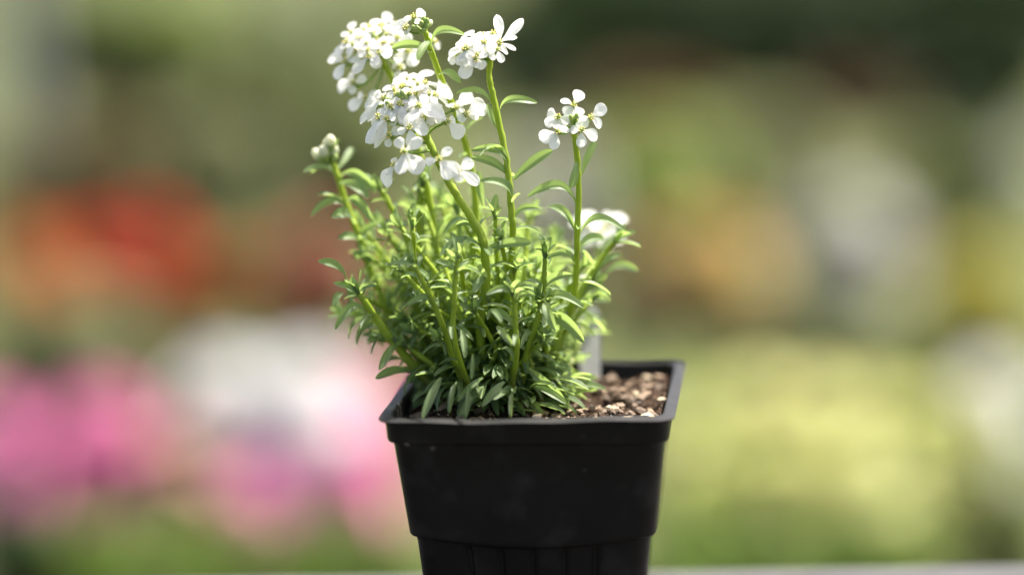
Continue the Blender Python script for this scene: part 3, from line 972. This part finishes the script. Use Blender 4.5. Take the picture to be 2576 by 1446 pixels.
def florets(si, at, xs, ys, Y, n_, face, size):
    """small young florets packed into the middle of a head, petals and centre in one piece"""
    pl = stems[si]['p']
    sp = pl[int(at * (len(pl) - 1))]
    for k in range(n_):
        a, q = k * GA, math.sqrt((k + 0.5) / n_)
        cx, cy = (xs[0] + xs[1]) / 2 + (xs[1] - xs[0]) / 2 * q * math.cos(a), (ys[0] + ys[1]) / 2 + (ys[1] - ys[0]) / 2 * q * math.sin(a)
        c = P(cx, cy, Y - 0.006 * math.sin(a) * q)
        f_ = (Vector(face) + Vector((math.cos(a) * 0.4 * q, 0, -math.sin(a) * 0.3 * q)) + Vector((rnd.gauss(0, 0.12), rnd.gauss(0, 0.12), 0))).normalized()
        g = Geo()
        g.tube(spline([sp, sp.lerp(c, 0.5), c - f_ * 0.002, c], 6), 0.0004, 5, 0)
        g.ball(c + f_ * 0.0003, f_, 0.0007, 0.001, 1, 6, 4)
        o1 = f_.orthogonal().normalized()
        o2 = f_.cross(o1)
        ph = rnd.uniform(0, 6)
        for j in range(4):
            d = o1 * math.cos(ph + j * 1.57) + o2 * math.sin(ph + j * 1.57)
            ln = size * rnd.uniform(0.75, 1.15)
            mx = frame(c + d * 0.0002, d + f_ * 0.15, f_, ln, ln * 1.15, ln)
            me_ = rnd.choice(PETAL)
            g.add([mx @ v_.co for v_ in me_.vertices], [tuple(p_.vertices) for p_ in me_.polygons], 3)
            e = c + d * 0.0007 + f_ * 0.0011
            g.ball(e, f_, 0.00022, 0.00034, 2, 5, 4)
        g.obj('flower', [M_PED, M_CALYX, M_YEL, M_PETAL], plant)


florets(S1, 0.97, (980, 1085), (200, 300), 0.000, 16, (-0.05, -0.7, 0.7), 0.0046)
florets(S4, 0.98, (875, 1000), (65, 140), 0.020, 13, (-0.1, -0.6, 0.8), 0.0046)
florets(S2, 0.98, (1165, 1255), (90, 145), -0.001, 10, (-0.1, -0.7, 0.7), 0.0046)


def bud(si, at, x, y, Y, r, ln, white):
    c = P(x, y, Y)
    pl = stems[si]['p']
    sp = pl[int(at * (len(pl) - 1))]
    d = (c - sp).normalized() if (c - sp).length > 1e-4 else Vector((0, 0, 1))
    d = (d + Vector((0, 0, 0.6))).normalized()
    g = Geo()
    g.tube(spline([sp, sp.lerp(c, 0.5) - Vector((0, 0, 0.0004)), c], 4), 0.0004, 5, 0)
    g.ball(c, d, r * (0.8 if white else 1), ln * (0.7 if white else 1), 1, 8, 6)
    if white:
        g.ball(c + d * ln * 0.45, d, r * 0.92, ln * 0.8, 2, 8, 6)
    g.obj('bud', [M_PED, M_CALYX, M_BUD], plant)


for (x, y, w) in ((1061, 60, 0), (1072, 66, 0), (1080, 62, 1), (1050, 72, 0), (1056, 78, 0), (1066, 76, 0), (1042, 70, 0), (1074, 54, 0), (1028, 72, 1), (1066, 50, 0)):
    bud(S5, 0.985, x, y, 0.002 + rnd.uniform(-0.003, 0.003), 0.0011 if w else 0.0009, 0.0016 if w else 0.0013, w)
for (x, y, w) in ((826, 375, 1), (818, 390, 1), (838, 388, 1), (806, 396, 1), (832, 365, 1), (820, 400, 0), (842, 398, 0)):
    bud(S6, 0.985, x, y, 0.023 + rnd.uniform(-0.003, 0.003), 0.0021 if w else 0.0013, 0.0032 if w else 0.0018, w)
for (x, y) in ((1443, 298), (1448, 304), (1438, 304), (1444, 310), (1436, 296), (1450, 292)):
    bud(S3, 0.97, x, y, -0.005 + rnd.uniform(-0.002, 0.002), 0.0008, 0.0012, 0)
for (x, y) in ((940, 92), (948, 98), (935, 103), (956, 92), (964, 80), (985, 118)):
    bud(S4, 0.985, x, y, 0.021, 0.001, 0.0014, x > 960)
for (x, y) in ((1004, 240), (1012, 236), (1020, 244), (995, 345), (976, 262)):
    bud(S1, 0.96, x, y, -0.002, 0.0009, 0.0013, 0)

# ------------------------------------------------------------------ plant tag stuck in the soil behind the plant
b0, b1 = G(1455, 958, SOIL_Z), G(1512, 958, SOIL_Z)
yb = max(b0.y, b1.y)
yb = min(yb, 0.038)
outl = [P(1462, 985, yb - 0.002), P(1510, 985, yb - 0.002), P(1511, 860, yb + 0.006), P(1509, 800, yb + 0.01), P(1503, 782, yb + 0.0112), P(1492, 775, yb + 0.0116),
        P(1468, 775, yb + 0.0116), P(1458, 782, yb + 0.0112), P(1454, 800, yb + 0.01), P(1457, 880, yb + 0.005)]
n = len(outl)
th = Vector((0, 0.0009, 0))
tgo = mesh_obj('plant_tag', outl + [p + th for p in outl], [tuple(range(n)), tuple(reversed(range(n, 2 * n)))] +
               [(i, i + n, (i + 1) % n + n, (i + 1) % n) for i in range(n)], M_TAG, smooth=False)
tag(tgo, 'pale grey plastic plant tag stuck in the soil behind the white-flowered plant', 'plant tag')

# ------------------------------------------------------------------ background plants in the nursery


def bgmat(name, c1, c2, tr=0.5, ns=14.0):
    return mat(name, c1, c2, rough=0.6, spec=0.25, trans=tr, nscale=ns)


MG = dict(
    green=bgmat('bg_green', (0.13, 0.22, 0.03), (0.22, 0.33, 0.055)),
    fresh=bgmat('bg_fresh_green', (0.2, 0.28, 0.06), (0.3, 0.37, 0.11)),
    dark=bgmat('bg_dark_green', (0.012, 0.030, 0.003), (0.026, 0.054, 0.007), 0.3),  # very dark leaves; on the hedge row this colour includes the strip's shade
    rust=bgmat('bg_rust', (0.09, 0.055, 0.028), (0.16, 0.1, 0.05)),
    olive=bgmat('bg_olive', (0.08, 0.105, 0.02), (0.15, 0.18, 0.05)),
    lime=bgmat('bg_lime', (0.47, 0.53, 0.15), (0.6, 0.64, 0.22)),
    sage=bgmat('bg_sage', (0.21, 0.235, 0.11), (0.32, 0.335, 0.17)),
    brown=bgmat('bg_brown', (0.13, 0.095, 0.04), (0.22, 0.17, 0.08)),
    gold=bgmat('bg_gold', (0.28, 0.26, 0.03), (0.38, 0.34, 0.05)),
)
MF = dict(
    red=bgmat('petal_red', (0.68, 0.025, 0.012), (0.75, 0.05, 0.02)),
    orange=bgmat('petal_orange', (0.6, 0.15, 0.03), (0.65, 0.22, 0.05)),
    rose=bgmat('petal_rose', (0.55, 0.12, 0.12), (0.6, 0.18, 0.16)),
    pink=bgmat('petal_pink', (0.77, 0.22, 0.46), (0.83, 0.31, 0.58)),
    salmon=bgmat('petal_salmon', (0.6, 0.36, 0.26), (0.66, 0.44, 0.32)),
    white=bgmat('petal_white_far', (0.82, 0.81, 0.8), (0.86, 0.85, 0.84)),
    yellow=bgmat('petal_yellow', (0.74, 0.73, 0.32), (0.8, 0.78, 0.42)),
    grey=bgmat('petal_pale_grey', (0.62, 0.61, 0.56), (0.68, 0.66, 0.62)),
    tan=bgmat('petal_tan', (0.66, 0.42, 0.16), (0.72, 0.5, 0.22)),
)
M_BGPOT = mat('bg_pot_plastic', (0.03, 0.028, 0.026), (0.05, 0.045, 0.04), rough=0.5)
M_TERRA = mat('bg_terracotta', (0.3, 0.13, 0.07), (0.38, 0.18, 0.1), rough=0.85)
M_POST = mat('post_grey', (0.22, 0.22, 0.22), (0.27, 0.27, 0.265), rough=0.6)


def bg_plant(name, label, cat, cx, ybase, wpx, top, leafm, flowm=None, nf=0, group=None, nl=None, lsize=0.028, fsize=0.022, potm=None, seed=0):
    """potted plant whose pot stands on the ground where pixel (cx, ybase) meets it; width and top measured in the frame"""
    r_ = random.Random(seed * 77 + int(cx) * 3 + int(ybase))
    b = G(cx, ybase, GZ)
    dep = (b - CAM).dot(fwd)
    wm = wpx / F * dep
    top += 40
    hm = (ybase - top) / F * dep / math.cos(PITCH)
    ph = min(0.10, hm * 0.2)
    pr = min(0.075, wm * 0.33)
    t = root(name, b, label, cat, group)
    g = Geo()
    rings = [(0.78, 0), (0.98, ph * 0.85), (1.08, ph * 0.86), (1.1, ph), (0.98, ph), (0.96, ph * 0.8)]
    sd = 18
    for k, z in rings:
        for i in range(sd):
            a = 2 * math.pi * i / sd
            g.v.append(b + Vector((math.cos(a) * pr * k, math.sin(a) * pr * k, z)))
    for j in range(len(rings) - 1):
        for i in range(sd):
            g.f.append((j * sd + i, j * sd + (i + 1) % sd, (j + 1) * sd + (i + 1) % sd, (j + 1) * sd + i))
    g.f.append(tuple((len(rings) - 1) * sd + i for i in range(sd)))
    g.f.append(tuple(reversed(range(sd))))
    g.m = [0] * len(g.f)
    g.obj('pot', potm or M_BGPOT, t, smooth=False)
    # crown: leaf blades through a lumpy dome, on a few stalks
    c = b + Vector((0, 0, ph * 0.8))
    hh, ww = hm - ph * 0.8, wm / 2
    lf = Geo()
    nl = nl or int(420 * min(3.0, max(0.6, wm * hm / 0.03)))
    for i in range(nl):
        a, q = r_.uniform(0, 2 * math.pi), r_.random() ** 0.5
        z = r_.random() ** 0.8
        lump = 0.8 + 0.35 * noise.noise(Vector((math.cos(a) * 2, math.sin(a) * 2 + seed, z * 3)))
        rad = ww * q * math.sqrt(max(0.05, 1 - (z * 0.93) ** 4)) * lump
        p = c + Vector((math.cos(a) * rad, math.sin(a) * rad, z * hh * (0.9 + 0.15 * lump)))
        d = Vector((math.cos(a), math.sin(a), r_.uniform(-0.3, 0.9))).normalized() + Vector((r_.gauss(0, 0.4), r_.gauss(0, 0.4), r_.gauss(0, 0.3)))
        d.normalize()
        s_ = lsize * r_.uniform(0.6, 1.2)
        side = d.cross(Vector((r_.gauss(0, 0.5), r_.gauss(0, 0.5), 1))).normalized() * s_ * 0.36
        nrm = side.cross(d).normalized()
        lf.add([p - d * s_ * 0.5, p + side - nrm * s_ * 0.05, p + d * s_ * 0.5 - nrm * s_ * 0.12, p - side - nrm * s_ * 0.05, p + nrm * s_ * 0.03],
               [(0, 1, 4), (1, 2, 4), (2, 3, 4), (3, 0, 4)])
    lf.obj('foliage', leafm, t, smooth=False)
    st = Geo()
    for i in range(6):
        a = r_.uniform(0, 6.28)
        e = c + Vector((math.cos(a) * ww * 0.5, math.sin(a) * ww * 0.5, hh * 0.75))
        st.tube([c - Vector((0, 0, ph * 0.1)), c.lerp(e, 0.5) + Vector((0, 0, hh * 0.1)), e], [0.004, 0.003, 0.002], 5)
    st.obj('stalks', leafm, t)
    if flowm:
        fg = Geo()
        for i in range(nf):
            a, z = r_.uniform(0, 2 * math.pi), r_.random()
            lump = 0.85 + 0.3 * noise.noise(Vector((math.cos(a) * 2, math.sin(a) * 2 + seed, z * 3)))
            rad = ww * math.sqrt(max(0.03, 1 - (z * 0.95) ** 4)) * lump * r_.uniform(0.3, 1.05)
            o_ = Vector((math.cos(a) * 0.9, math.sin(a) * 0.9, 0.25 + z)).normalized()
            p = c + Vector((math.cos(a) * rad, math.sin(a) * rad, z * hh * 1.02))
            o_ = (o_ + Vector((r_.gauss(0, 0.25), r_.gauss(0, 0.25) - 0.15, r_.gauss(0, 0.25)))).normalized()
            u = o_.orthogonal().normalized()
            w = o_.cross(u)
            s_ = fsize * r_.uniform(0.7, 1.2)
            vv = [p]
            for k in range(10):
                an = 2 * math.pi * k / 10
                rr = s_ * (1.0 if k % 2 == 0 else 0.8)
                vv.append(p + (u * math.cos(an) + w * math.sin(an)) * rr + o_ * s_ * (0.28 if k % 2 == 0 else 0.2))
            fg.add(vv, [(0, k + 1, (k + 1) % 10 + 1) for k in range(10)])
        fg.obj('blossoms', flowm, t, smooth=False)['kind'] = 'stuff'
    return t


BG = [
    # front row, green leafy tops low in the picture
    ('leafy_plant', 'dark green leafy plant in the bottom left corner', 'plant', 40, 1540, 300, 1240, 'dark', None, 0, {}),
    ('leafy_plant', 'low green leafy plant below the tan pink flowers, left of the bench edge', 'plant', 260, 1530, 290, 1290, 'green', None, 0, {}),
    ('leafy_plant', 'bright green leafy plant at the bottom, midway between corner and black pot', 'plant', 520, 1540, 300, 1300, 'green', None, 0, {}),
    ('leafy_plant', 'green leafy plant below the dark pink flowers', 'plant', 760, 1540, 280, 1300, 'green', None, 0, {}),
    ('leafy_plant', 'green leafy plant peeking out beside the lower left of the black pot', 'plant', 980, 1540, 280, 1290, 'green', None, 0, {}),
    ('leafy_plant', 'green leafy plant just right of the lower black pot', 'plant', 1740, 1530, 280, 1310, 'green', None, 0, {}),
    ('leafy_plant', 'green leafy plant below the brightest yellow clump', 'plant', 2000, 1530, 300, 1330, 'green', None, 0, {}),
    ('leafy_plant', 'green leafy plant low at the right below the yellow plants', 'plant', 2260, 1530, 300, 1300, 'green', None, 0, {}),
    ('leafy_plant', 'olive leafy plant in the bottom right corner', 'plant', 2520, 1530, 280, 1180, 'olive', None, 0, {}),
    # pink row
    ('pink_flowers', 'hot pink flowering plant cut by the left edge of the picture', 'flowers', 10, 1390, 190, 990, 'olive', 'pink', 220, {}),
    ('pink_flowers', 'rosy pink flowering plant second from the left edge', 'flowers', 255, 1330, 280, 970, 'sage', 'pink', 330, {}),
    ('salmon_flowers', 'salmon tan flowering plant between the pink clumps below the white one', 'flowers', 460, 1420, 270, 1060, 'rust', 'salmon', 130, {}),
    ('pink_flowers', 'dusky pink flowering plant below the white flower clump', 'flowers', 680, 1440, 270, 1160, 'rust', 'pink', 110, {}),
    ('pink_flowers', 'hot pink flowering plant just left of the black pot', 'flowers', 900, 1330, 270, 930, 'olive', 'pink', 230, {}),
    ('pink_flowers', 'low hot pink flowering plant in front of the taller one beside the black pot', 'flowers', 880, 1440, 220, 1110, 'sage', 'pink', 200, {}),
    # white clumps and their neighbours
    ('white_flowers', 'white flowering clump forming the left half of the big white patch', 'flowers', 590, 1370, 250, 890, 'sage', 'white', 900, {}),
    ('white_flowers', 'white flowering clump forming the right half of the big white patch', 'flowers', 770, 1370, 250, 880, 'sage', 'white', 950, {}),
    ('leafy_plant', 'pale sage leafy plant left of the white flower clump', 'plant', 210, 1010, 400, 700, 'sage', None, 0, {}),
    ('leafy_plant', 'dark leafy plant under the sage one near the left edge', 'plant', 40, 1050, 330, 830, 'dark', None, 0, {}),
    ('leafy_plant', 'narrow dark brown plant touching the left side of the white clump', 'plant', 430, 1060, 150, 800, 'brown', None, 0, {}),
    # red row
    ('red_flowers', 'orange red flowering plant near the left edge', 'flowers', 90, 850, 210, 560, 'brown', 'orange', 90, {}),
    ('red_flowers', 'brick red flowering plant between the orange and the bright red ones', 'flowers', 235, 800, 230, 560, 'brown', 'red', 85, {}),
    ('red_flowers', 'bright red flowering plant, the reddest of the row', 'flowers', 375, 810, 200, 530, 'brown', 'red', 130, {}),
    ('red_flowers', 'dull orange brown flowering plant between the red and the rose clumps', 'flowers', 540, 820, 260, 620, 'olive', 'orange', 36, {}),
    ('red_flowers', 'pale rust flowering plant left of the rose clump', 'flowers', 700, 820, 240, 600, 'brown', 'orange', 24, {}),
    ('rose_flowers', 'dull rose flowering plant behind the left side of the green shoots', 'flowers', 850, 840, 230, 540, 'brown', 'rose', 90, {}),
    ('leafy_plant', 'pale leafy plant cut by the left edge above the orange flowers', 'plant', -20, 700, 120, 490, 'sage', None, 0, {}),
    # behind the plant
    ('leafy_plant', 'brown green leafy plant behind the white-flowered plant', 'plant', 1100, 860, 320, 560, 'olive', None, 0, {}),
    ('leafy_plant', 'green leafy plant behind the single white flower stem', 'plant', 1330, 800, 280, 520, 'olive', None, 0, {}),
    ('grey_flowers', 'pale grey clump between the tall stem and the single small flower head', 'flowers', 1400, 660, 200, 370, 'sage', 'grey', 240, {}),
    # middle distance, left
    ('shrub', 'sage green shrub above the bright red flowers', 'shrub', 560, 600, 360, 230, 'sage', None, 0, {}),
    ('shrub', 'brown leaved shrub above the orange red flowers', 'shrub', 280, 570, 340, 280, 'brown', None, 0, {}),
    ('shrub', 'dark shrub left of the flower bud', 'shrub', 770, 560, 210, 290, 'dark', None, 0, {}),
    ('shrub', 'grey brown shrub at the left edge above the orange flowers', 'shrub', 40, 580, 260, 330, 'brown', None, 0, {}),
    ('shrub', 'olive shrub behind the left flower head', 'shrub', 940, 520, 300, 240, 'olive', None, 0, {}),
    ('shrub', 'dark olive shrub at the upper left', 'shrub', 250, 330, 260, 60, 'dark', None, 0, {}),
    ('shrub', 'grey green shrub left of the tallest white flowers', 'shrub', 720, 320, 320, 30, 'olive', None, 0, {}),
    ('shrub', 'olive shrub in the upper left between dark and grey green ones', 'shrub', 470, 300, 260, 40, 'olive', None, 0, {}),
    # right side
    ('yellow_plant', 'yellow green plant just right of the pot rim', 'plant', 1720, 1330, 240, 950, 'lime', 'yellow', 40, {}),
    ('yellow_plant', 'yellow flowering clump second from the pot rim, back row', 'plant', 1880, 1330, 230, 930, 'lime', 'yellow', 140, {}),
    ('yellow_plant', 'yellow flowering clump in the middle of the back yellow row', 'plant', 2040, 1330, 230, 930, 'lime', 'yellow', 150, {}),
    ('yellow_plant', 'yellow flowering clump fourth from the pot rim, back row', 'plant', 2200, 1330, 230, 950, 'lime', 'yellow', 70, {}),
    ('yellow_plant', 'yellow green plant touching the grey white clump at the right', 'plant', 2360, 1340, 230, 970, 'lime', 'yellow', 60, {}),
    ('yellow_plant', 'low yellow green plant beside the pot wall, front row', 'plant', 1790, 1470, 250, 1110, 'lime', 'yellow', 50, {}),
    ('yellow_plant', 'low bright yellow clump in the middle of the front row', 'plant', 1980, 1470, 250, 1090, 'lime', 'yellow', 130, {}),
    ('yellow_plant', 'low bright yellow clump right of the middle, front row', 'plant', 2190, 1470, 260, 1090, 'lime', 'yellow', 60, {}),
    ('white_flowers', 'grey white flowering clump at the right edge beside the yellow plants', 'flowers', 2490, 1260, 190, 900, 'sage', 'white', 120, {}),
    ('leafy_plant', 'dark green plant behind the yellow clumps', 'plant', 1980, 1010, 440, 760, 'dark', None, 0, {}),
    ('leafy_plant', 'olive plant behind the grey white clump', 'plant', 2280, 1040, 300, 820, 'olive', None, 0, {}),
    ('tan_flowers', 'orange tan flowering plant right of the small white flower head', 'flowers', 1790, 830, 330, 530, 'gold', 'tan', 140, {}),
    ('tan_flowers', 'pale tan flowering plant behind the right green shoots', 'flowers', 1590, 860, 240, 600, 'olive', 'salmon', 30, {}),
    ('grey_flowers', 'round pale grey flowering clump beside the orange tan one', 'flowers', 2130, 780, 320, 460, 'sage', 'grey', 260, {}),
    ('yellow_plant', 'olive gold plant between the pale grey clump and the right edge', 'plant', 2450, 960, 380, 600, 'gold', None, 0, {}),
    ('shrub', 'light green shrub above the orange tan flowers', 'shrub', 1660, 590, 400, 290, 'fresh', None, 0, {}),
    ('shrub', 'fresh green shrub just right of the single small flower head', 'shrub', 1560, 640, 260, 350, 'fresh', None, 0, {}),
    ('shrub', 'grey green shrub above the pale grey clump', 'shrub', 1950, 540, 280, 270, 'sage', None, 0, {}),
    ('shrub', 'green shrub right of the pale grey clump', 'shrub', 2370, 620, 320, 350, 'olive', None, 0, {}),
    ('white_flowers', 'pale flowering clump cut by the right edge, halfway up', 'flowers', 2590, 540, 140, 340, 'sage', 'white', 60, {}),
    ('shrub', 'reddish brown shrub under the dark hedge at the right', 'shrub', 2150, 350, 320, 190, 'rust', None, 0, {}),
    ('shrub', 'dark green shrub at the right edge below the hedge', 'shrub', 2440, 400, 340, 160, 'dark', None, 0, {}),
    ('shrub', 'grey brown shrub under the dark hedge behind the upper right flowers', 'shrub', 1640, 340, 420, 190, 'rust', None, 0, {}),
    ('shrub', 'dark shrub behind the upper right flower head', 'shrub', 1330, 330, 320, 120, 'dark', None, 0, {}),
]
for i, (nm, lb, ct, cx, yb_, wp, tp, lm, fm, nf, kw) in enumerate(BG):
    far = yb_ < 700
    bg_plant(nm, lb, ct, cx, yb_, wp, tp, MG[lm], MF[fm] if fm else None, nf, seed=i, lsize=0.045 if far else 0.03, fsize=0.026 if far else 0.019,
             potm=M_TERRA if i % 4 == 3 else None, **kw)

# dark hedge closing the upper right: a shaded strip's darkness put into leaf colour, paler growth behind it at the left
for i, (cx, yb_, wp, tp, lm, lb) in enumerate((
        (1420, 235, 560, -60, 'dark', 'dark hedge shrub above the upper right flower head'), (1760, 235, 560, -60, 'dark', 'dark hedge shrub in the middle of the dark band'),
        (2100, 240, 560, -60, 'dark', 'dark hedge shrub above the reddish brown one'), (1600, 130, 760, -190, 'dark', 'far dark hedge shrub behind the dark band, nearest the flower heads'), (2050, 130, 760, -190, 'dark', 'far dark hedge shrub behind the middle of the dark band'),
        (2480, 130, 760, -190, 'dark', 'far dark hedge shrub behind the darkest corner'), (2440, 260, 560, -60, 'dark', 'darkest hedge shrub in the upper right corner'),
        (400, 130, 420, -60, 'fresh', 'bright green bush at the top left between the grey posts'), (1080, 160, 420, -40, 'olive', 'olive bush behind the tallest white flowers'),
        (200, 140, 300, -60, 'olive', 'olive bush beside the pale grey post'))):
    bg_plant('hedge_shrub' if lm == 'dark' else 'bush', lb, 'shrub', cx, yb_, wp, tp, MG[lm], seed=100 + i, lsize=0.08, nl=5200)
for i, (cx, yb_, wp, lb) in enumerate(((50, 420, 130, 'wide pale grey post at the left edge of the picture'), (760, 180, 110, 'pale grey post behind the upper left flower head'))):
    b = G(cx, yb_, GZ)
    w = wp / F * (b - CAM).dot(fwd) / 2
    t = root('post', b, lb, 'post')
    g = Geo()
    g.tube([b + Vector((0, 0, 0.0)), b + Vector((0, 0, 1.9))], w, 4)
    g.obj('shaft', M_POST, t, smooth=False)
    g = Geo()
    g.tube([b, b + Vector((0, 0, 0.03))], w * 1.5, 4)
    g.obj('foot_plate', M_POST, t, smooth=False)
